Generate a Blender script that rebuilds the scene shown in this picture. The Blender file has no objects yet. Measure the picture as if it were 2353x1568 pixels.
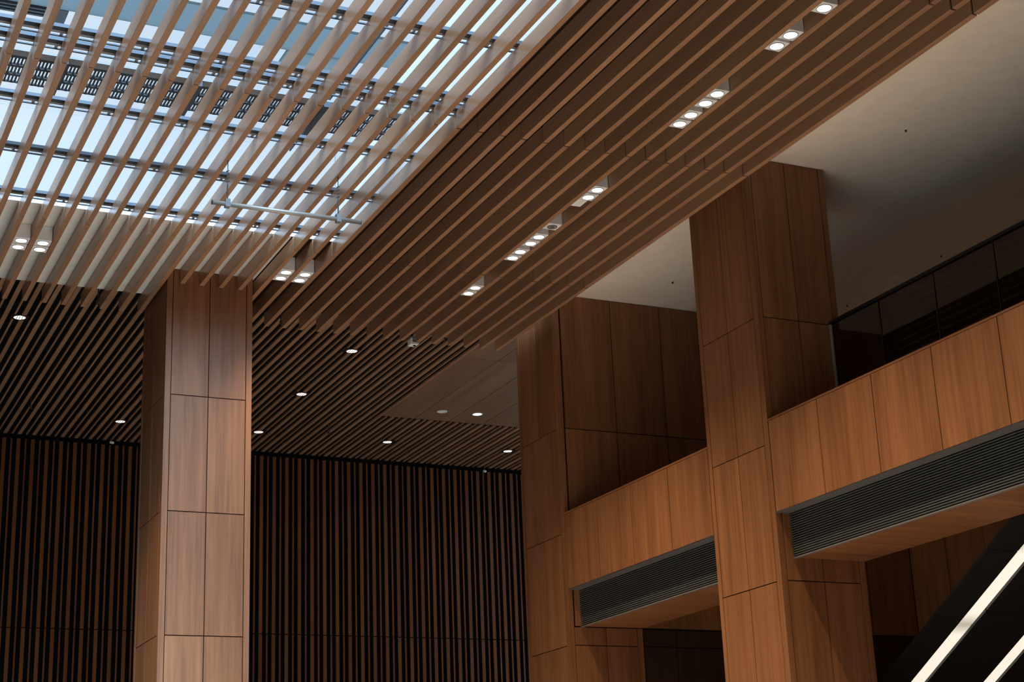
import bpy, bmesh, math
from mathutils import Matrix, Vector

K = 0.7                      # metres per layout unit
SC = bpy.context.scene
COL = SC.collection

# ------------------------------------------------------------------ camera
cam_d = bpy.data.cameras.new('camera')
cam_d.sensor_width = 36.0
cam_d.lens = 57.7586
cam_d.clip_start = 0.05
cam_d.clip_end = 300
cam = bpy.data.objects.new('camera', cam_d)
COL.objects.link(cam)
r_, u_, f_ = (0.90429, -0.42508, -0.03964), (-0.09848, -0.29805, 0.94946), (0.41541, 0.85468, 0.31139)
cam.matrix_world = Matrix(((r_[0], u_[0], -f_[0], 0), (r_[1], u_[1], -f_[1], 0), (r_[2], u_[2], -f_[2], 0), (0, 0, 0, 1)))
SC.camera = cam

# ------------------------------------------------------------------ exposure, sky, daylight
SC.view_settings.view_transform = 'Standard'
SC.view_settings.look = 'None'
SC.view_settings.exposure = 0.0
SC.view_settings.gamma = 1.0
SC.view_settings.use_curve_mapping = False

W = bpy.data.worlds.new('overcast_sky')
SC.world = W
W.use_nodes = True
nt = W.node_tree
nt.nodes.clear()
wo = nt.nodes.new('ShaderNodeOutputWorld')
bg = nt.nodes.new('ShaderNodeBackground')
tc = nt.nodes.new('ShaderNodeTexCoord')
nz = nt.nodes.new('ShaderNodeTexNoise')
nz.inputs['Scale'].default_value = 3.0
nz.inputs['Detail'].default_value = 3.0
rp = nt.nodes.new('ShaderNodeValToRGB')
rp.color_ramp.elements[0].position = 0.35
rp.color_ramp.elements[0].color = (0.60, 0.76, 0.93, 1)
rp.color_ramp.elements[1].position = 0.65
rp.color_ramp.elements[1].color = (0.86, 0.93, 1.0, 1)
nt.links.new(tc.outputs['Generated'], nz.inputs['Vector'])
nt.links.new(nz.outputs['Fac'], rp.inputs['Fac'])
nt.links.new(rp.outputs['Color'], bg.inputs['Color'])
bg.inputs['Strength'].default_value = 1.0
nt.links.new(bg.outputs['Background'], wo.inputs['Surface'])

sun_d = bpy.data.lights.new('overcast_daylight', 'SUN')
sun_d.energy = 18.0
sun_d.angle = math.radians(50)
sun_d.color = (0.54, 0.77, 1.0)
sun = bpy.data.objects.new('overcast_daylight', sun_d)
COL.objects.link(sun)
sun.rotation_euler = Vector((0.13, 0.74, -0.66)).to_track_quat('-Z', 'Y').to_euler()

DOWN_W = 400.0                # power of a large downlight
SMALL_W = 22.0                # power of a small recessed downlight
WARM = (1.0, 0.77, 0.52)

# ------------------------------------------------------------------ materials
def new_mat(name):
    m = bpy.data.materials.new(name)
    m.use_nodes = True
    t = m.node_tree
    return m, t, t.nodes['Principled BSDF']

def plain(name, col, rough=0.6, metal=0.0, spec=0.4, var=0.08, scale=6.0, bump=0.0):
    m, t, b = new_mat(name)
    geo = t.nodes.new('ShaderNodeNewGeometry')
    n = t.nodes.new('ShaderNodeTexNoise')
    n.inputs['Scale'].default_value = scale
    n.inputs['Detail'].default_value = 4.0
    r = t.nodes.new('ShaderNodeValToRGB')
    r.color_ramp.elements[0].color = tuple(c * (1 - var) for c in col) + (1,)
    r.color_ramp.elements[1].color = tuple(min(1, c * (1 + var)) for c in col) + (1,)
    t.links.new(geo.outputs['Position'], n.inputs['Vector'])
    t.links.new(n.outputs['Fac'], r.inputs['Fac'])
    t.links.new(r.outputs['Color'], b.inputs['Base Color'])
    b.inputs['Roughness'].default_value = rough
    b.inputs['Metallic'].default_value = metal
    b.inputs['Specular IOR Level'].default_value = spec
    if bump:
        bp = t.nodes.new('ShaderNodeBump')
        bp.inputs['Strength'].default_value = bump
        n2 = t.nodes.new('ShaderNodeTexNoise')
        n2.inputs['Scale'].default_value = 160
        t.links.new(geo.outputs['Position'], n2.inputs['Vector'])
        t.links.new(n2.outputs['Fac'], bp.inputs['Height'])
        t.links.new(bp.outputs['Normal'], b.inputs['Normal'])
    return m

def wood(name, dark, light, axis='Z', rough=0.5, fine=26.0, spec=0.5):
    """straight-grained veneer, the grain running along one world axis"""
    m, t, b = new_mat(name)
    geo = t.nodes.new('ShaderNodeNewGeometry')
    inf = t.nodes.new('ShaderNodeObjectInfo')
    off = t.nodes.new('ShaderNodeVectorMath'); off.operation = 'SCALE'
    off.inputs[0].default_value = (7.3, 5.1, 3.7)
    t.links.new(inf.outputs['Random'], off.inputs['Scale'])
    add = t.nodes.new('ShaderNodeVectorMath'); add.operation = 'ADD'
    t.links.new(geo.outputs['Position'], add.inputs[0])
    t.links.new(off.outputs['Vector'], add.inputs[1])
    def stretched(s_across, s_along, detail):
        mp = t.nodes.new('ShaderNodeMapping')
        s = [s_across] * 3
        s['XYZ'.index(axis)] = s_along
        mp.inputs['Scale'].default_value = s
        n = t.nodes.new('ShaderNodeTexNoise')
        n.inputs['Scale'].default_value = 1.0
        n.inputs['Detail'].default_value = detail
        n.inputs['Roughness'].default_value = 0.62
        t.links.new(add.outputs['Vector'], mp.inputs['Vector'])
        t.links.new(mp.outputs['Vector'], n.inputs['Vector'])
        return n
    n1 = stretched(fine, 0.9, 5)
    n2 = stretched(5.0, 0.22, 3)
    mx = t.nodes.new('ShaderNodeMix'); mx.data_type = 'FLOAT'
    mx.inputs[0].default_value = 0.5
    t.links.new(n1.outputs['Fac'], mx.inputs[2])
    t.links.new(n2.outputs['Fac'], mx.inputs[3])
    r = t.nodes.new('ShaderNodeValToRGB')
    r.color_ramp.elements[0].position = 0.38
    r.color_ramp.elements[0].color = dark + (1,)
    r.color_ramp.elements[1].position = 0.62
    r.color_ramp.elements[1].color = light + (1,)
    t.links.new(mx.outputs[0], r.inputs['Fac'])
    hv = t.nodes.new('ShaderNodeHueSaturation')
    mr = t.nodes.new('ShaderNodeMapRange')
    mr.inputs['To Min'].default_value = 0.93
    mr.inputs['To Max'].default_value = 1.07
    t.links.new(inf.outputs['Random'], mr.inputs['Value'])
    t.links.new(mr.outputs['Result'], hv.inputs['Value'])
    t.links.new(r.outputs['Color'], hv.inputs['Color'])
    t.links.new(hv.outputs['Color'], b.inputs['Base Color'])
    b.inputs['Roughness'].default_value = rough
    b.inputs['Specular IOR Level'].default_value = spec
    return m

def emit(name, col, strength):
    m, t, b = new_mat(name)
    b.inputs['Base Color'].default_value = (0.6, 0.6, 0.6, 1)
    b.inputs['Emission Color'].default_value = col + (1,)
    b.inputs['Emission Strength'].default_value = strength
    return m

def glass(name, tint, gloss=0.07, rough=0.02):
    m = bpy.data.materials.new(name)
    m.use_nodes = True
    t = m.node_tree
    t.nodes.clear()
    o = t.nodes.new('ShaderNodeOutputMaterial')
    tr = t.nodes.new('ShaderNodeBsdfTransparent')
    tr.inputs['Color'].default_value = tint + (1,)
    gl = t.nodes.new('ShaderNodeBsdfGlossy')
    gl.inputs['Roughness'].default_value = rough
    mx = t.nodes.new('ShaderNodeMixShader')
    mx.inputs['Fac'].default_value = gloss
    t.links.new(tr.outputs[0], mx.inputs[1])
    t.links.new(gl.outputs[0], mx.inputs[2])
    t.links.new(mx.outputs[0], o.inputs['Surface'])
    return m

OAK_D, OAK_L = (0.165, 0.061, 0.021), (0.29, 0.116, 0.044)
M = {}
M['oak_v'] = wood('oak_veneer_upright_grain', OAK_D, OAK_L, 'Z')
M['oak_x'] = wood('oak_veneer_cross_grain', OAK_D, OAK_L, 'X')
M['oak_y'] = wood('oak_veneer_long_grain', OAK_D, OAK_L, 'Y')
M['slat'] = wood('oak_slat', (0.32, 0.160, 0.080), (0.42, 0.220, 0.120), 'Y', rough=0.32, fine=60, spec=0.8)
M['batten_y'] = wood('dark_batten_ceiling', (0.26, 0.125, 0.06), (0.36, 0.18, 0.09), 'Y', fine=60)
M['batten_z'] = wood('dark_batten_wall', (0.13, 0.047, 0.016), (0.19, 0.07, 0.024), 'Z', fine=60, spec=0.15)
M['panel_y'] = wood('brown_ceiling_board', (0.17, 0.085, 0.04), (0.25, 0.13, 0.065), 'Y')
M['black'] = plain('black_felt', (0.006, 0.006, 0.007), 0.95, spec=0.05)
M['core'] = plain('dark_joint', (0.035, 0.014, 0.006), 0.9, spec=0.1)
M['soffit'] = plain('beige_plaster', (0.78, 0.73, 0.65), 0.9, bump=0.05)
M['white'] = plain('white_plaster', (0.88, 0.75, 0.62), 0.92, bump=0.05)
M['curb'] = plain('white_paint', (0.80, 0.82, 0.83), 0.7)
M['floor'] = plain('pale_stone', (0.84, 0.69, 0.53), 0.5, scale=1.5)
M['dull_floor'] = plain('bounce_cutting_floor', (0.035, 0.03, 0.027), 0.95, spec=0.1)  # unseen floor zones made dark to hold back bounced light
M['wall_light'] = plain('tan_wall', (0.52, 0.42, 0.31), 0.8)  # unseen wall behind the camera, lightened to bounce light
M['wall'] = plain('dark_brown_wall', (0.10, 0.065, 0.04), 0.8)
M['shaded_wood'] = wood('wood_darkened_unlit', (0.030, 0.013, 0.006), (0.05, 0.022, 0.010), 'Z')  # panelling out of the light, its shade put into the colour
M['lightbox'] = plain('white_enamel', (0.86, 0.85, 0.82), 0.45)
M['ring'] = plain('grey_ring', (0.16, 0.16, 0.16), 0.5)
M['lens'] = emit('lit_lens', (1.0, 0.97, 0.93), 2.2)
M['small_lens'] = emit('lit_small_lens', (1.0, 0.96, 0.90), 1.3)
M['chrome'] = plain('satin_reflector', (0.7, 0.7, 0.68), 0.25, 1.0)
M['steel'] = plain('grey_steel', (0.42, 0.44, 0.46), 0.35, 0.8, scale=20)
M['dark_steel'] = plain('dark_blue_steel', (0.045, 0.055, 0.07), 0.5, 0.3)
M['grate'] = plain('galvanised_dark_grating', (0.012, 0.015, 0.020), 0.6, 0.2)
M['louvre'] = plain('grey_aluminium', (0.13, 0.128, 0.122), 0.45, 0.3)
M['fin'] = plain('grey_fin', (0.10, 0.10, 0.096), 0.4, 0.3)
M['lip'] = plain('bright_edge_strip', (0.55, 0.52, 0.48), 0.3, 0.5)
M['edge'] = plain('grey_edge_strip', (0.24, 0.22, 0.20), 0.3, 0.4)
M['esc'] = plain('black_panel', (0.020, 0.020, 0.021), 0.38, 0.0, spec=0.5)
M['pipe'] = plain('brushed_pipe', (0.36, 0.32, 0.28), 0.5, 0.5)
M['wire'] = plain('dark_wire', (0.06, 0.055, 0.055), 0.5, 0.4)
M['roofgrey'] = plain('grey_cladding', (0.30, 0.36, 0.40), 0.7)
def frosted(name, col):
    m = bpy.data.materials.new(name)
    m.use_nodes = True
    t = m.node_tree
    t.nodes.clear()
    o = t.nodes.new('ShaderNodeOutputMaterial')
    tl = t.nodes.new('ShaderNodeBsdfTranslucent')
    tl.inputs['Color'].default_value = col + (1,)
    t.links.new(tl.outputs[0], o.inputs['Surface'])
    return m
M['frost'] = frosted('frosted_grey_sheet', (0.27, 0.295, 0.30))
M['navy'] = plain('dark_navy_metal', (0.02, 0.028, 0.04), 0.5, 0.2)
M['glass'] = glass('clear_pane', (0.93, 0.96, 0.98), 0.01, 0.35)
M['rail_glass'] = glass('grey_pane', (0.52, 0.53, 0.51), 0.03)
M['rail_cap'] = plain('black_handrail', (0.012, 0.012, 0.012), 0.35)

# glowing strip of the escalator: tubes end to end, a little dimmer where two tubes meet
def strip_mat():
    m, t, b = new_mat('glowing_strip')
    geo = t.nodes.new('ShaderNodeNewGeometry')
    sp = t.nodes.new('ShaderNodeSeparateXYZ')
    t.links.new(geo.outputs['Position'], sp.inputs[0])
    a = t.nodes.new('ShaderNodeMath'); a.operation = 'MULTIPLY_ADD'
    a.inputs[1].default_value = 1.0 / (1.62 * K)
    a.inputs[2].default_value = -(19.35 / 1.62) + 0.5
    t.links.new(sp.outputs['Y'], a.inputs[0])
    fr = t.nodes.new('ShaderNodeMath'); fr.operation = 'FRACT'
    t.links.new(a.outputs[0], fr.inputs[0])
    r = t.nodes.new('ShaderNodeValToRGB')
    e = r.color_ramp.elements
    e[0].position = 0.36; e[0].color = (1, 1, 1, 1)
    e[1].position = 0.64; e[1].color = (1, 1, 1, 1)
    mid = e.new(0.5); mid.color = (0.42, 0.42, 0.42, 1)
    t.links.new(fr.outputs[0], r.inputs['Fac'])
    mu = t.nodes.new('ShaderNodeMath'); mu.operation = 'MULTIPLY'
    mu.inputs[1].default_value = 0.95
    t.links.new(r.outputs['Color'], mu.inputs[0])
    b.inputs['Base Color'].default_value = (0.5, 0.46, 0.4, 1)
    b.inputs['Emission Color'].default_value = (1.0, 0.90, 0.74, 1)
    t.links.new(mu.outputs[0], b.inputs['Emission Strength'])
    return m
M['strip'] = strip_mat()

# ------------------------------------------------------------------ mesh helpers (layout units in, metres out)
class MB:
    """collects shapes into one mesh; o is the origin of the thing the mesh belongs to"""
    def __init__(s, o=(0, 0, 0)):
        s.bm = bmesh.new()
        s.o = Vector(o)
    def p(s, v):
        return (Vector(v) - s.o) * K
    def box(s, x0, x1, y0, y1, z0, z1):
        v = [s.bm.verts.new(s.p((x, y, z))) for x in (x0, x1) for y in (y0, y1) for z in (z0, z1)]
        for q in ((0, 1, 3, 2), (4, 6, 7, 5), (0, 4, 5, 1), (2, 3, 7, 6), (0, 2, 6, 4), (1, 5, 7, 3)):
            s.bm.faces.new([v[i] for i in q])
        return s
    def prism(s, pts, d0, d1):
        """pts: list of (p, d0-side point, d1-side point) given as 3D pairs"""
        a = [s.bm.verts.new(s.p(p)) for p in d0]
        b = [s.bm.verts.new(s.p(p)) for p in d1]
        n = len(a)
        s.bm.faces.new(a)
        s.bm.faces.new(list(reversed(b)))
        for i in range(n):
            s.bm.faces.new((a[i], b[i], b[(i + 1) % n], a[(i + 1) % n]))
        return s
    def yz(s, poly, x0, x1):
        return s.prism(None, [(x0, y, z) for y, z in poly], [(x1, y, z) for y, z in poly])
    def xz(s, poly, y0, y1):
        return s.prism(None, [(x, y0, z) for x, z in poly], [(x, y1, z) for x, z in poly])
    def rod(s, a, b, r, n=10, r2=None):
        a, b = Vector(a), Vector(b)
        d = (b - a).normalized()
        u = d.orthogonal().normalized()
        w = d.cross(u)
        r2 = r if r2 is None else r2
        A = [s.bm.verts.new(s.p(a + (u * math.cos(t) + w * math.sin(t)) * r)) for t in [2 * math.pi * i / n for i in range(n)]]
        B = [s.bm.verts.new(s.p(b + (u * math.cos(t) + w * math.sin(t)) * r2)) for t in [2 * math.pi * i / n for i in range(n)]]
        s.bm.faces.new(A); s.bm.faces.new(list(reversed(B)))
        for i in range(n):
            s.bm.faces.new((A[i], B[i], B[(i + 1) % n], A[(i + 1) % n]))
        return s
    def lathe(s, c, prof, n=28):
        """prof: (radius, z) from top to bottom about the vertical axis through c; closed loop of rings"""
        rings = []
        for r, z in prof:
            rings.append([s.bm.verts.new(s.p((c[0] + r * math.cos(2 * math.pi * i / n), c[1] + r * math.sin(2 * math.pi * i / n), c[2] + z))) for i in range(n)])
        m = len(rings)
        for k in range(m):
            a, b = rings[k], rings[(k + 1) % m]
            for i in range(n):
                s.bm.faces.new((a[i], a[(i + 1) % n], b[(i + 1) % n], b[i]))
        return s
    def disc(s, c, r, h, n=28):
        return s.rod((c[0], c[1], c[2]), (c[0], c[1], c[2] + h), r, n)
    def build(s, name, mat, parent=None, bevel=0.0, smooth=False):
        bmesh.ops.recalc_face_normals(s.bm, faces=s.bm.faces)
        if bevel:
            bmesh.ops.bevel(s.bm, geom=[e for e in s.bm.edges], offset=bevel * K, segments=1, affect='EDGES', clamp_overlap=True)
        me = bpy.data.meshes.new(name)
        s.bm.to_mesh(me)
        s.bm.free()
        me.materials.append(mat)
        if smooth:
            for f in me.polygons:
                f.use_smooth = len(f.vertices) == 4
        ob = bpy.data.objects.new(name, me)
        COL.objects.link(ob)
        if parent is not None:
            ob.parent = parent
        else:
            ob.location = s.o * K
        return ob

def tag(o, label, cat, group=None):
    o['label'] = label
    o['category'] = cat
    o['kind'] = 'thing'
    if group:
        o['group'] = group
    return o

def thing(name, at, label, cat, group=None):
    o = bpy.data.objects.new(name, None)
    o.empty_display_size = 0.1
    o.location = Vector(at) * K
    COL.objects.link(o)
    return tag(o, label, cat, group)

def struct(o):
    o['kind'] = 'structure'
    return o

def dup(root, at, label=None, group=None):
    c = root.copy()
    COL.objects.link(c)
    c.location = Vector(at) * K
    if label:
        c['label'] = label
    if group:
        c['group'] = group
    for ch in list(root.children):
        d = ch.copy()
        COL.objects.link(d)
        d.parent = c
        for g in list(ch.children):
            e = g.copy()
            COL.objects.link(e)
            e.parent = d
    return c

WORDS = 'first second third fourth fifth sixth seventh eighth ninth tenth'.split()
def nth(n):
    if n <= 10:
        return WORDS[n - 1]
    return '%d%s' % (n, 'th' if 10 < n % 100 < 14 else {1: 'st', 2: 'nd', 3: 'rd'}.get(n % 10, 'th'))

FLOOR = -2.3
XC, XI = 13.74, 15.25        # face of the column row, and its depth
YB, YC = 26.40, 19.68        # near faces of the two balcony columns
ZW = 10.67                   # white ceiling over the balcony
ZS = 10.265                  # beige soffit above the slats
XR = 21.6                    # wall behind the balcony
YW = 39.85                   # battened back wall
ZF = 10.73                   # battened ceiling

# ------------------------------------------------------------------ setting
struct(MB().box(2.6, 12.7, -12.2, 41, FLOOR - .3, FLOOR).build('floor', M['floor']))
struct(MB().box(-2.0, 2.6, -12.2, 17, FLOOR - .3, FLOOR).build('floor', M['floor']))  # unseen pale patch added to bounce light up to the white ceiling
struct(MB().box(-14.2, 2.6, 17, 41, FLOOR - .3, FLOOR).box(-14.2, -2.0, -12.2, 17, FLOOR - .3, FLOOR).build('floor', M['dull_floor']))  # dark part laid out to keep bounce off the slat sides
struct(MB().box(12.7, 22, -12.2, 41, FLOOR - .3, FLOOR).build('floor', M['dull_floor']))  # dark part laid out to dim the soffit under the balcony
struct(MB().box(-14.2, -14, -12, 40.6, FLOOR, 11.4).build('wall_left', M['wall']))
struct(MB().box(-14.2, 22, -12.2, -12, FLOOR, 11.6).build('wall_front', M['wall_light']))
struct(MB().box(-14.2, 22, YW + .052, 40.6, FLOOR, 11.6).build('wall_back', M['black']))
struct(MB().box(-14.2, 22, 27.81, YW + .05, ZF + .047, 11.2).build('ceiling', M['black']))
# beige soffit with the skylight opening left free
sf = MB()
sf.box(-14.2, 7.84, 24.31, 27.80, ZS, 10.48)
sf.box(-14.2, 7.84, 27.60, 27.80, 10.48, ZF + .13)
sf.box(-14.2, -8.6, -8.0, 24.31, ZS, 11.9)
sf.box(-14.2, 8.6, -12, -8.0, ZS, 11.9)
struct(sf.build('ceiling', M['soffit']))
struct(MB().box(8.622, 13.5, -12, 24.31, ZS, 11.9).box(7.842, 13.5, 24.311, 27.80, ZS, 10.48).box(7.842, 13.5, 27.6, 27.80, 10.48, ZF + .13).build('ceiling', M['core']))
struct(MB().box(13.42, 22, -12, YB + .05, ZW, 11.9).build('ceiling', M['white']))
# white curb of the skylight
cb = MB()
cb.box(8.60, 8.62, -8.0, 24.31, ZS + .002, 11.9)
cb.box(-8.6, 8.60, 24.29, 24.31, ZS + .002, 10.48)
cb.box(-8.6, 8.60, -8.0, -7.98, ZS + .002, 11.9)
cb.box(-8.62, -8.6, -8.0, 24.31, ZS + .002, 11.9)
struct(cb.build('trim_1', M['curb']))

# wood-panelled wall at the end of the balcony and the walls behind it
def panel_wall(name, y, xs, z_rows, mat, core_back=.3):
    root = struct(MB((xs[0], y, 0)).box(xs[0], xs[-1] + .06, y + .03, y + core_back, z_rows[0], z_rows[-1]).build(name, M['core']))
    for a, b in zip(xs, xs[1:]):
        for z0, z1 in zip(z_rows, z_rows[1:]):
            MB((xs[0], y, 0)).box(a + .009, b - .009, y, y + .05, z0 + .009, z1 - .009).build('wood_panel', mat, root)
    return root
xs_up = [13.868, 14.972, 16.078, 17.184, 18.29, 19.396, 20.502, XR]
panel_wall('wall_balcony', YB, xs_up, [4.30, 6.003, 8.005, ZW - .005], M['oak_v'])
panel_wall('wall_lobby', YB + .06, [15.27, 16.0, 17.1, 18.2, 19.3, 20.4, XR], [FLOOR, -.05, 1.95, 3.97, 4.29], M['shaded_wood'], .24)
wr = struct(MB((XR, 0, 0)).box(XR + .05, 22, -12, YB + .05, FLOOR, ZW).build('wall_right', M['core']))
ys = [26.39 - 1.107 * i for i in range(0, 18)]
for b, a in zip(ys, ys[1:]):
    for z0, z1 in ((FLOOR, 1.95), (1.95, 6.3), (6.3, ZW - .005)):
        MB((XR, 0, 0)).box(XR, XR + .06, a + .009, b - .009, z0 + .009, z1 - .009).build('wood_panel', M['shaded_wood'] if z0 > 6 else M['oak_v'], wr)  # top row takes the copy with shade in its colour

# ------------------------------------------------------------------ skylight glass and bars
sky = struct(MB((0, 0, 11.9)).box(-8.6, 8.6, -8.0, 24.3, 11.86, 11.90).box(-8.6, 8.6, 24.27, 24.30, 10.485, 11.86).build('window_1', M['glass']))
for r, w, dz in ((.3148, .058, .10), (.6605, .022, .06), (0.0, .03, .08), (-.35, .03, .08)):
    x = r * 11.8
    MB((0, 0, 11.9)).box(x - w / 2, x + w / 2, -8.0, 24.28, 11.86 - dz, 11.858).build('glazing_bar', M['dark_steel'], sky)

# roof structure seen through the glass
tag(MB((0, 22.6, 13)).box(-9, 9.4, 22.17, 23.05, 13, 13.05).build('roof_canopy_sheet', M['frost']), 'wide grey translucent strip crossing above the skylight glass', 'roof sheet')
tag(MB((7.8, 23.3, 13)).box(7.36, 8.5, 23.05, 23.62, 13.0, 13.05).build('roof_canopy_sheet', M['frost']), 'small grey translucent piece joined to the wide strip above the skylight', 'roof sheet')
vt = thing('roof_vent', (3.2, 23.3, 13), 'dark navy vent unit beyond the wide grey strip above the skylight', 'vent')
MB((3.2, 23.3, 13)).box(1.6, 3.55, 23.07, 23.42, 13.02, 13.06).build('housing', M['navy'], vt)
MB((3.2, 23.3, 13)).box(3.60, 3.85, 23.07, 23.48, 13.0, 13.06).build('bracket', M['dark_steel'], vt)
for i in range(3):
    MB((3.2, 23.3, 13)).box(1.6, 3.55, 23.12 + .1 * i, 23.16 + .1 * i, 12.99, 13.02).build('blade', M['dark_steel'], vt)

# ------------------------------------------------------------------ steel rails carrying the slats under the glass
RAILS = [24.13, 22.50, 20.87, 19.22, 18.87, 17.22, 15.57, 13.92]
RL = ['closest to the beige soffit', 'second out from the beige soffit', 'along the far side of the slotted grating', 'along the near side of the slotted grating',
      'closely paired with the grating near side rail', 'one bay nearer than the slotted grating', 'two bays nearer than the slotted grating', 'three bays nearer than the slotted grating']
for y, lb in zip(RAILS, RL):
    o = (0, y, 10.26)
    t = thing('support_rail', o, 'dark steel rail across the slat tops, ' + lb, 'rail', 'rails under the skylight')
    MB(o).box(-8.6, 8.6, y - .25, y - .15, 10.262, 10.31).build('channel', M['dark_steel'], t)
    MB(o).box(-8.6, 8.6, y - .15, y - .09, 10.262, 10.268).build('flange', M['steel'], t)
    MB(o).box(-8.6, 8.6, y - .03, y, 10.258, 10.275).build('lip', M['dark_steel'], t)
    for q in range(-8, 9):
        MB(o).box(q * 1.02 - .02, q * 1.02 + .02, y - .09, y - .03, 10.262, 10.27).build('tie', M['steel'], t)

# slotted catwalk
GZ = 11.0
gy0, gy1 = 20.98, 21.80
cw = thing('catwalk', (5, 21.4, GZ), 'dark slotted metal catwalk running above the slats under the skylight', 'catwalk')
gb = MB((5, 21.4, GZ))
X0, X1, P = -1.0, 8.55, 0.0472
rows = [gy0 + .03 + .275 * i for i in range(3)]
for ry in rows:
    gb.box(X0, X1, ry - .03, ry + .03, GZ, GZ + .02)
    gb.box(X0, X1, ry + .205, ry + .217, GZ, GZ + .02)
gb.box(X0, X1, gy1 - .02, gy1, GZ, GZ + .02)
n = int((X1 - X0) / P)
for i in range(n):
    x = X0 + i * P
    for ry in rows:
        gb.box(x, x + .024, ry + .03, ry + .205, GZ, GZ + .02)
        if i % 2 == 0:
            gb.box(x, x + .034, ry + .217, ry + .245, GZ, GZ + .02)
gb.build('grating', M['grate'], cw)
MB((5, 21.4, GZ)).box(X0, X1, 20.80, 20.97, GZ, GZ + .03).build('toe_plate', M['ring'], cw)
for x in (3.44, 5.32, 7.26):
    MB((5, 21.4, GZ)).box(x - .06, x + .06, 20.80, 22.1, GZ - .09, GZ - .002).build('bracket', M['navy'], cw)

# ------------------------------------------------------------------ long ceiling slats
SX0, SP, SW = 3.787, 0.3388, 0.083
JY = [-7.06, -1.84, 3.38, 8.60, 13.82, 19.06, 24.27, 28.12]
def make_slat(x, jy, label):
    o = (x, jy[0], 10.0)
    t = thing('ceiling_baffle', o, label, 'slat', 'long slats of the skylight ceiling')
    for a, b in zip(jy, jy[1:]):
        MB(o).box(x, x + SW, a + .015, b - .015, 10.0, 10.25).build('slat_length', M['slat'], t, bevel=.003)
    MB(o).box(x + .02, x + SW - .02, jy[0] + .02, jy[-1] - .02, 10.02, 10.24).build('spine', M['black'], t)
    return t
full = None
cut = None
for i in range(-6, 29):
    x = SX0 + SP * i
    k = 28 - i
    if 8 <= i <= 11:
        lb = 'long ceiling slat butting the pillar front, %s of four from its open side' % nth(i - 7)
    elif i == 28:
        lb = 'outermost long brown ceiling slat, along the edge of the white ceiling'
    elif i >= 14:
        lb = 'long brown ceiling slat below the closed soffit, %s in from the white ceiling edge' % nth(k + 1)
    else:
        lb = 'long brown ceiling slat under the skylight, %s from the white ceiling edge' % nth(k + 1)
    if 8 <= i <= 11:
        if cut is None:
            cut = make_slat(x, JY[:-1] + [26.384], lb)
        else:
            dup(cut, (x, JY[0], 10.0), lb)
    else:
        if full is None:
            full = make_slat(x, JY, lb)
        else:
            dup(full, (x, JY[0], 10.0), lb)

# ------------------------------------------------------------------ columns clad in wood panels
ZJ = [FLOOR, -.05, 1.95, 3.96, 6.003, 8.005]
def column(name, x0, y0, ztop, label, front_to=None, right_face=True):
    """front (-Y) 1.51 wide, side (-X) 1.70 deep; corner posts and two panels a face"""
    o = (x0, y0, FLOOR)
    x1, y1 = x0 + 1.51, y0 + 1.70
    t = thing(name, o, label, 'column', 'wood clad columns')
    ztop -= .005
    cb = MB(o)
    if front_to is None:
        cb.box(x0 + .03, x1 - .03, y0 + .03, y1 - .03, FLOOR + .002, ztop)
    else:
        cb.box(x0 + .03, x1 - .03, y0 + .03, y1 - .03, FLOOR + .002, front_to - .01)
        cb.box(x0 + .03, x1 - .03, y0 + .36, y1 - .03, front_to - .01, ztop)
    cb.build('core', M['core'], t)
    zj = [z for z in ZJ if z < ztop - .05] + [ztop - .003]
    ft = ztop if front_to is None else front_to
    for cx0, cx1, cy0, cy1, zt in ((x0, x0 + .098, y0, y0 + .122, ztop), (x1 - .10, x1, y0, y0 + .122, ft), (x0, x0 + .098, y1 - .10, y1, ztop), (x1 - .10, x1, y1 - .10, y1, ztop)):
        MB(o).box(cx0, cx1, cy0, cy1, FLOOR, zt - .003).build('corner_trim', M['oak_v'], t)
    for z0, z1 in zip(zj, zj[1:]):
        for a, b in ((x0 + .112, x0 + .742), (x0 + .758, x0 + 1.396)):
            if z0 < ft - .1:
                MB(o).box(a, b, y0 + .002, y0 + .05, z0 + .008, min(z1, ft) - .008).build('front_panel', M['oak_v'], t)
            MB(o).box(a, b, y1 - .05, y1 - .002, z0 + .008, z1 - .008).build('rear_panel', M['oak_v'], t)
        for a, b in ((y0 + .136, y0 + .852), (y0 + .868, y0 + 1.586)):
            MB(o).box(x0 + .002, x0 + .05, a, b, z0 + .008, z1 - .008).build('side_panel', M['oak_v'], t)
            if right_face:
                MB(o).box(x1 - .05, x1 - .002, a, b, z0 + .008, z1 - .008).build('side_panel', M['oak_v'], t)
    return t
column('clad_column', 6.285, 26.385, ZS, 'freestanding wood clad pillar under the end of the slatted ceiling, its front in grey daylight')
column('clad_column', XC, YC, ZW, 'tall wood clad column between the two balcony openings, reaching the white ceiling')
column('clad_column', XC, YB, ZW, 'wood clad column beside the battened back wall, at the deep end of the balcony', front_to=4.29, right_face=False)

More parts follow.
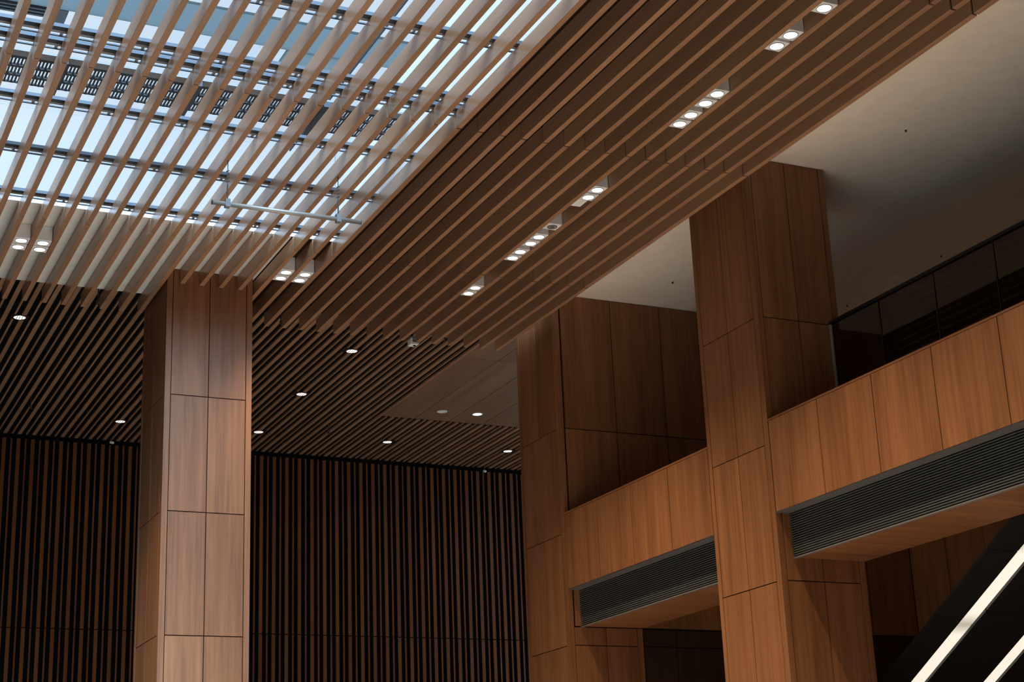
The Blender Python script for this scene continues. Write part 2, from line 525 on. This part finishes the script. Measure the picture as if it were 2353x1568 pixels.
# ------------------------------------------------------------------ balcony parapets between the columns
def parapet(y0, y1, cuts, label, where):
    o = (XC, y0, 4.96)
    t = thing('balcony_parapet', o, label, 'parapet', 'wood clad balcony parapets')
    MB(o).box(XC + .03, XC + .45, y0 + .004, y1 - .004, 4.975, 6.33).build('core', M['core'], t)
    for a, b in zip(cuts, cuts[1:]):
        MB(o).box(XC, XC + .05, a + .008, b - .008, 4.965, 6.335).build('front_panel', M['oak_v'], t)
    MB(o).box(XC - .004, XC + .47, y0 + .004, y1 - .004, 6.343, 6.372).build('coping', M['oak_y'], t)
    MB(o).box(XC + .012, XC + .24, y0 + .004, y1 - .004, 4.950, 4.962).build('metal_underside', M['louvre'], t)
    # louvre set back under the parapet
    lo = (13.97, y0, 4.29)
    l = thing('louvre_grille', lo, 'grey horizontal louvre grille under the parapet, ' + where, 'louvre', 'louvre grilles under the balcony')
    MB(lo).box(14.008, 14.02, y0 + .004, y1 - .004, 4.30, 4.945).build('backing', M['black'], l)
    nf = 18
    for i in range(nf):
        z = 4.315 + i * .0352
        MB(lo).xz([(13.972, z), (14.006, z + .010), (14.006, z + .026), (13.972, z + .020)], y0 + .01, y1 - .01).build('fin', M['fin'], l)
    MB(lo).box(13.962, 14.02, y0 + .004, y1 - .004, 4.276, 4.296).build('bottom_strip', M['edge'], l)
    # soffit boards and slab edge behind the louvre
    s = thing('balcony_soffit', (14, y0, 4.29), 'flat wood panelled soffit behind the louvre, ' + where, 'soffit', 'wood soffits under the balcony')
    so = (14, y0, 4.29)
    MB(so).box(14.024, XI, y0 + .004, y1 - .004, 4.33, 4.90).box(14.23, XI, y0 + .004, y1 - .004, 4.90, 6.30).build('slab', M['core'], s)
    for a, b in zip(cuts, cuts[1:]):
        MB(so).box(14.023, XI - .01, a + .006, b - .006, 4.292, 4.325).build('soffit_board', M['oak_x'], s)
    return t
parapet(21.385, YB - .005, [21.39, 22.648, 23.90, 25.12, 26.37], 'wood panelled parapet with four panels between the two balcony columns', 'between the two balcony columns')
parapet(4.0, YC - .005, [4.0, 5.85, 7.1, 8.35, 9.6, 10.85, 12.11, 13.37, 14.635, 15.90, 17.17, 18.43, 19.665], 'long wood panelled parapet with the glass balustrade above it', 'nearer bay beside the escalator')

# ------------------------------------------------------------------ glass balustrade
o = (15.04, 19.6, 6.3)
bl = thing('glass_balustrade', o, 'frameless glass balustrade with a thin black handrail above the long parapet', 'balustrade')
MB(o).box(15.005, 15.075, 4.0, 19.62, 7.985, 8.03).build('handrail', M['rail_cap'], bl)
MB(o).box(15.02, 15.06, 19.60, 19.635, 6.31, 7.985).build('end_post', M['lip'], bl)
py = [19.59, 18.42, 17.16, 15.90, 14.64, 13.38, 12.12, 10.86, 9.6, 8.35]
for b, a in zip(py, py[1:]):
    MB(o).box(15.032, 15.048, a + .008, b - .008, 6.31, 7.984).build('glass_pane', M['rail_glass'], bl)
for y in py[1:]:
    MB(o).box(15.028, 15.052, y - .006, y + .006, 6.31, 7.984).build('joint_strip', M['wire'], bl)
# ------------------------------------------------------------------ battened ceiling and back wall beyond the slats
BX0, BP = 5.63, 0.3385
BW, NW = 0.088, 0.038
def batten_c(x, w, y0, label, grp):
    o = (x, y0, ZF)
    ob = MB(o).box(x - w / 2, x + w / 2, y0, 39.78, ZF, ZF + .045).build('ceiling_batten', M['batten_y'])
    return tag(ob, label, 'batten', grp)
def batten_w(x, w, label, grp):
    o = (x, YW, FLOOR)
    t = thing('wall_batten', o, label, 'batten', grp)
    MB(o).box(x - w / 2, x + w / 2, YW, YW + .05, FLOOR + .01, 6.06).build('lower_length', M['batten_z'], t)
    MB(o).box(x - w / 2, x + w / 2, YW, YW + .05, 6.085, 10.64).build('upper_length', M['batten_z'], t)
    return t
first = {}
def put(kind, w, x, label, maker, at):
    key = (kind, w)
    if key not in first:
        first[key] = maker()
    else:
        dup(first[key], at, label)
for size, w, sh in (('wide', BW, 0.0), ('narrow', NW, BP / 2)):
    for k in range(-7, 43):
        x = BX0 + BP * k + sh
        # ceiling: full-length ones up to the flat wood panel, short ones beyond it
        if x < 13.76:
            q = int(round((13.66 - x) / BP)) + 1
            lb = '%s brown ceiling batten, %s from the edge of the flat wood panel' % (size, nth(q))
            y0, kd = 28.35, 'long'
        else:
            q = int(round((x - 13.9) / BP)) + 1
            lb = 'short %s ceiling batten behind the flat wood panel, %s along from its corner' % (size, nth(q))
            y0, kd = 35.74, 'short'
        put('c' + kd, w, x, lb, lambda: batten_c(x, w, y0, lb, size + ' battens of the dark ceiling'), (x, y0, ZF))
        if k < -2:
            continue
        q = 43 - k
        if x < 9.0:
            lb = '%s upright batten of the dark back wall, %s out on the pillar open side' % (size, nth(int(round((9.0 - x) / BP)) + 1))
        else:
            lb = '%s upright batten of the dark back wall, %s from the balcony column' % (size, nth(q))
        put('w', w, x, lb, lambda: batten_w(x, w, lb, size + ' battens of the back wall'), (x, YW, FLOOR))

# flat wood ceiling panel beside the battens
o = (13.79, 28.4, ZF)
wp = thing('wood_ceiling_panel', o, 'flat wood panelled part of the ceiling set among the battens', 'ceiling panel')
MB(o).box(13.81, XR, 28.42, 35.66, ZF + .03, ZF + .044).build('backing', M['core'], wp)
gx = [13.80, 14.62, 15.525, 16.43, 17.335, 18.24, 19.145, 20.05]
for a, b in zip(gx, gx[1:]):
    for c, d in ((28.4, 30.82), (30.82, 35.68)):
        MB(o).box(a + .007, b - .007, c + .007, d - .007, ZF, ZF + .03).build('board', M['panel_y'], wp)

# ------------------------------------------------------------------ large square downlights between the slats
def spot(parent, z, watts, ang, blend, col, rad):
    d = bpy.data.lights.new('lamp', 'SPOT')
    d.energy = watts
    d.spot_size = math.radians(ang)
    d.spot_blend = blend
    d.color = col
    d.shadow_soft_size = rad
    l = bpy.data.objects.new('lamp', d)
    COL.objects.link(l)
    l.parent = parent
    l.location = (0, 0, z * K)
    return l
GB = 'square downlights between the slats'
def make_downlight(at, label, kind='lit'):
    o = at
    x, y, z = at
    t = thing('square_downlight', o, label, 'downlight', GB)
    MB(o).box(x - .122, x + .122, y - .125, y + .125, z, ZS - .003).build('housing', M['lightbox'], t, bevel=.004)
    if kind == 'lit':
        MB(o).lathe((x, y, z), [(.098, -.001), (.098, -.007), (.090, -.007), (.090, -.001)]).build('ring', M['ring'], t, smooth=True)
        MB(o).disc((x, y, z - .004), .089, .003).build('lens', M['lens'], t)
        spot(t, -.02, DOWN_W, 80, 1.0, WARM, .06)
    elif kind == 'speaker':
        MB(o).lathe((x, y, z), [(.085, -.001), (.080, -.012), (.060, -.012), (.060, -.001)]).build('ring', M['ring'], t, smooth=True)
        MB(o).lathe((x, y, z), [(.045, -.001), (.040, -.020), (.010, -.020), (.010, -.001)]).build('grille', M['ring'], t, smooth=True)
    return t
def gapx(i):
    return SX0 + SP * i + SW + (SP - SW) / 2
DZ = 10.02
XG = gapx(22)
runs = [('nearest the viewer', [(14.405, 'single')]), ('of the run one short of the long four', [15.13, 15.44]),
        ('of the run of four', [16.877, 17.18, 17.565, 17.87]), ('of the run with the blank end cover', [20.34, 20.64]),
        ('of the run of four behind the speaker box', [22.39, 22.70, 23.10, 23.405]), ('of the pair at the deep end of the row', [24.96, 25.27])]
lit = None
def lamp_at(x, y, lb, dim=None):
    global lit
    if lit is None:
        lit = make_downlight((x, y, DZ), lb)
        return
    c = dup(lit, (x, y, DZ), lb)
    if dim:
        for ch in c.children:
            if ch.type == 'LIGHT':
                ch.data = ch.data.copy()
                ch.data.energy *= dim
for y, lb in ((14.405, 'lit square downlight standing alone at the near end of the balcony side row'),
              (15.13, 'lit square downlight in the near pair of the balcony side row, its nearer box'),
              (15.44, 'lit square downlight in the near pair of the balcony side row, its deeper box'),
              (16.877, 'lit square downlight, first box of the first run of four beside the white ceiling'),
              (17.18, 'lit square downlight, second box of the first run of four beside the white ceiling'),
              (17.565, 'lit square downlight, third box of the first run of four beside the white ceiling'),
              (17.87, 'lit square downlight, last box of the first run of four beside the white ceiling'),
              (20.34, 'lit square downlight, farther of two from the blank white cover plate'),
              (20.64, 'lit square downlight touching the blank white cover plate'),
              (22.39, 'lit square downlight nearest the unlit speaker box in the deep run of four'),
              (22.70, 'lit square downlight second from the unlit speaker box'),
              (23.10, 'lit square downlight third from the unlit speaker box'),
              (23.405, 'lit square downlight fourth from the unlit speaker box, ending that run'),
              (24.96, 'lit square downlight of the deepest pair in the balcony side row, its nearer box'),
              (25.27, 'lit square downlight of the deepest pair in the balcony side row, its deeper box')):
    lamp_at(XG, y, lb)
for i, w in ((12, 'gap next to the pillar'), (13, 'second gap from the pillar')):
    for y, e in ((25.31, 'nearer'), (25.612, 'deeper')):
        lamp_at(gapx(i), y, 'lit square downlight in the %s on its balcony side, %s box' % (w, e), .35)
for i, w in ((-1, 'the pair farther from the pillar'), (0, 'the pair closer to the pillar')):
    for y, e in ((25.31, 'nearer'), (25.61, 'deeper')):
        lamp_at(gapx(i), y, 'lit square downlight under the beige soffit, %s, %s box' % (w, e))
# unseen downlights added along the row for extra bounced light
for y in (11.6, 11.9, 9.4, 9.7, 7.2, 7.5, 5.0, 5.3, 2.8, 3.1, .6, .9):
    lamp_at(XG, y, 'unseen square downlight added to extend the balcony side row for fill light')
tag(MB((XG, 20.92, DZ)).box(XG - .122, XG + .06, 20.775, 21.03, DZ, ZS - .003).build('blank_cover', M['lightbox'], bevel=.004), 'blank white cover box without a lens, after two lit downlights', 'cover box')
sb = make_downlight((XG + .01, 21.92, DZ), 'unlit white box with a round speaker ring, before the deep run of four downlights', 'speaker')
sb.name = 'speaker_box'; sb['category'] = 'speaker'; sb['group'] = 'speaker boxes'

# ------------------------------------------------------------------ small recessed downlights of the dark ceiling
def recessed(at, label, frame=True, lit_on=True):
    x, y, z = at
    t = thing('recessed_downlight', at, label, 'downlight', 'small recessed downlights')
    if frame:
        MB(at).box(x - .17, x + .17, y - .14, y + .14, z - .006, z - .001).build('frame', M['core'], t)
    MB(at).lathe((x, y, z), [(.128, -.005), (.128, -.014), (.112, -.014), (.112, -.005)]).build('ring', M['lightbox'] if not frame else M['chrome'], t, smooth=True)
    MB(at).disc((x, y, z - .011), .111, .005).build('lens', M['small_lens'] if lit_on else M['lightbox'], t)
    if frame:
        for dx in (-.05, .0, .05):
            MB(at).box(x + dx - .006, x + dx + .006, y - .08, y + .08, z - .016, z - .011).build('baffle', M['ring'], t)
    if lit_on:
        spot(t, -.03, SMALL_W, 130, .8, WARM, .05)
    return t
s = .9985
rd = recessed((4.55, 31.12, ZF), 'small lit downlight among the ceiling battens at the far edge, above the pillar\'s open side')
for (x, y), lb in (((8.0, 37.94), 'small lit downlight low beside the pillar on its open side, close to the back wall'),
                   ((11.36, 31.12), 'small lit downlight among the ceiling battens, nearest the ends of the long slats'),
                   ((11.36, 34.48), 'small lit downlight in the middle of the battened ceiling between pillar and wood panel'),
                   ((11.39, 37.92), 'small lit downlight touching the pillar edge, close to the back wall'),
                   ((14.78, 37.92), 'small lit downlight among the battens just below the corner of the flat wood panel'),
                   ((18.16, 37.90), 'small lit downlight among the battens, close to the balcony column')):
    dup(rd, (x, y, ZF), lb)
recessed((15.92, 34.84, ZF), 'small lit round downlight in the flat wood ceiling panel', frame=False)
sp = recessed((15.01, 34.87, ZF), 'unlit round white cover in the flat wood ceiling panel, beside the lit one', frame=False, lit_on=False)
sp.name = 'round_ceiling_cover'; sp['category'] = 'ceiling cover'; sp['group'] = 'round ceiling covers'

# ------------------------------------------------------------------ hanging pipe
RY, RZ = 21.19, 9.32
o = (6.78, RY, RZ)
hp = thing('hanging_pipe', o, 'thin metal pipe hung on two wires below the skylight slats', 'pipe')
MB(o).rod((5.66, RY, RZ), (7.89, RY, RZ), .034, 14).build('tube', M['pipe'], hp, smooth=True)
for x in (5.66, 7.89):
    sgn = 1 if x > 6 else -1
    MB(o).rod((x, RY, RZ), (x + .012 * sgn, RY, RZ), .036, 14).build('end_cap', M['wire'], hp)
for x in (5.875, 7.545):
    b = MB(o).rod((x, RY, RZ + .03), (x, RY, 10.0), .006, 6)
    b.rod((x, RY, RZ + .03), (x, RY, 9.62), .012, 8)
    for q in range(4):
        b.rod((x - .022, RY, 9.66 + .055 * q), (x + .022, RY, 9.68 + .055 * q), .008, 6)
    w = b.build('wire', M['wire'], hp)
    MB(o).box(x - .035, x + .035, RY - .045, RY + .045, RZ - .05, RZ + .07).build('clamp', M['ring'], w)

# ------------------------------------------------------------------ cameras, sprinklers and other small fittings
def dome_cam(at, label):
    x, y, z = at
    t = thing('security_camera', at, label, 'camera')
    MB(at).box(x - .075, x - .025, y - .035, y + .035, z + .09, ZF + .045).build('stem', M['black'], t)
    MB(at).box(x - .095, x + .095, y - .075, y + .11, z + .05, z + .11).build('bracket', M['ring'], t, bevel=.01)
    MB(at).xz([(x - .09, z - .06), (x + .07, z - .06), (x + .10, z - .02), (x - .05, z - .01), (x - .05, z + .07), (x - .09, z + .07)], y - .08, y + .10).build('body', M['lightbox'], t, bevel=.006)
    MB(at).disc((x + .02, y, z - .075), .03, .02, 16).build('lens', M['black'], t)
    return t
dome_cam((11.86, 28.9, 10.27), 'small white security camera hanging past the ends of the long slats')
def sprinkler(at, label, top):
    x, y, z = at
    t = thing('sprinkler_head', at, label, 'sprinkler', 'sprinkler heads of the dark ceiling')
    MB(at).rod((x, y, z), (x, y, top), .012, 8).build('stem', M['wire'], t)
    MB(at).lathe((x, y, z), [(.012, .05), (.035, .045), (.035, .035), (.012, .03)], 14).build('collar', M['chrome'], t)
    MB(at).lathe((x, y, z), [(.010, .0), (.045, -.004), (.045, -.012), (.006, -.012)], 14).build('deflector', M['chrome'], t)
    return t
s1 = sprinkler((5.57, 28.72, 10.32), 'small sprinkler head between slat ends on the open side of the pillar', ZF + .045)
for at, lb in (((9.06, 28.76, 10.32), 'small sprinkler head between slat ends just beside the pillar'),
               ((12.46, 28.70, 10.32), 'small sprinkler head between slat ends, beside the security camera')):
    dup(s1, at, lb)
s2 = sprinkler((5.70, 36.6, 10.48), 'tiny sprinkler head among the battens far out on the open side of the pillar', ZF + .045)
dup(s2, (12.83, 36.85, 10.54), 'tiny sprinkler head among the battens below the flat wood panel')
def wall_spot(at, label):
    x, y, z = at
    t = thing('small_spotlight', at, label, 'spotlight', 'small spotlights along the back wall')
    MB(at).rod((x, y, z), (x, y, ZF + .045), .012, 8).build('stem', M['wire'], t)
    MB(at).rod((x - .03, y - .05, z), (x + .05, y + .05, z + .02), .032, 12).build('barrel', M['lightbox'], t)
    return t
wall_spot((8.13, 39.5, 10.60), 'small white spotlight atop the back wall on the open side of the pillar')
wall_spot((18.25, 39.6, 10.58), 'small white spotlight at the top of the back wall beside the balcony column')
# fittings of the white ceiling
def stud(x, y, r, label, mat='ring'):
    at = (x, y, ZW)
    t = thing('ceiling_sprinkler', at, label, 'sprinkler', 'sprinklers of the white ceiling')
    MB(at).lathe((x, y, ZW), [(r, -.001), (r * .9, -.014), (.008, -.014), (.008, -.001)], 16).build('plate', M['lightbox'], t)
    MB(at).rod((x, y, ZW - .012), (x, y, ZW - .045), .016, 10).build('nozzle', M['wire'], t)
    return t
k1 = stud(15.573, 17.962, .035, 'tiny sprinkler in the bright part of the white ceiling')
dup(k1, (15.604, 25.03, ZW), 'tiny sprinkler in the white ceiling strip between the two balcony columns')
dup(k1, (19.651, 25.04, ZW), 'tiny sprinkler in the dark part of the white ceiling beside the column')
dup(k1, (19.656, 22.145, ZW), 'tiny sprinkler in the dark part of the white ceiling above the handrail')
at = (19.596, 23.406, ZW)
sd = thing('smoke_detector', at, 'round smoke detector in the dark part of the white ceiling', 'smoke detector')
MB(at).lathe(at, [(.12, -.001), (.12, -.02), (.02, -.02), (.02, -.001)], 24).build('base', M['lightbox'], sd, smooth=True)
MB(at).lathe(at, [(.075, -.02), (.06, -.055), (.02, -.055), (.02, -.02)], 24).build('head', M['lightbox'], sd, smooth=True)

# ------------------------------------------------------------------ escalator rising behind the column row
TN = math.tan(math.radians(29.5))
def zu(y):
    return 4.48 - TN * (y - 17.27)
o = (17.4, 20, zu(20))
es = thing('escalator', o, 'black clad escalator with two glowing light strips along its underside', 'escalator')
ya, yb = 12.5, 26.35
def sheet(x0, x1, lift, thick, name, mat, seg=None):
    b = MB(o)
    cuts = [ya]
    if seg:
        y = seg
        while y > ya + .2:
            y -= 1.62
        y += 1.62
        while y < yb - .1:
            cuts.append(y)
            y += 1.62
    cuts.append(yb)
    for c, d in zip(cuts, cuts[1:]):
        c2, d2 = c + (.008 if seg else 0), d - (.008 if seg else 0)
        b.yz([(c2, zu(c2) + lift), (d2, zu(d2) + lift), (d2, zu(d2) + lift + thick), (c2, zu(c2) + lift + thick)], x0, x1)
    return b.build(name, mat, es)
sheet(16.0, 16.54, 0, .05, 'underside_panel', M['esc'], 17.84)
sheet(16.85, 17.94, 0, .05, 'underside_panel', M['esc'], 19.0)
sheet(18.23, 18.78, 0, .05, 'underside_panel', M['esc'], 17.84)
sheet(16.545, 16.845, .045, .02, 'light_strip', M['strip'], 19.35)
sheet(17.945, 18.225, .045, .02, 'light_strip', M['strip'], 20.2)
b = MB(o)
b.prism(None, [(16.1, ya, zu(ya) + .08), (18.7, ya, zu(ya) + .08), (17.9, ya, zu(ya) + .60), (17.0, ya, zu(ya) + .60)],
        [(16.1, yb, zu(yb) + .08), (18.7, yb, zu(yb) + .08), (17.9, yb, zu(yb) + .60), (17.0, yb, zu(yb) + .60)])
b.build('truss', M['esc'], es)
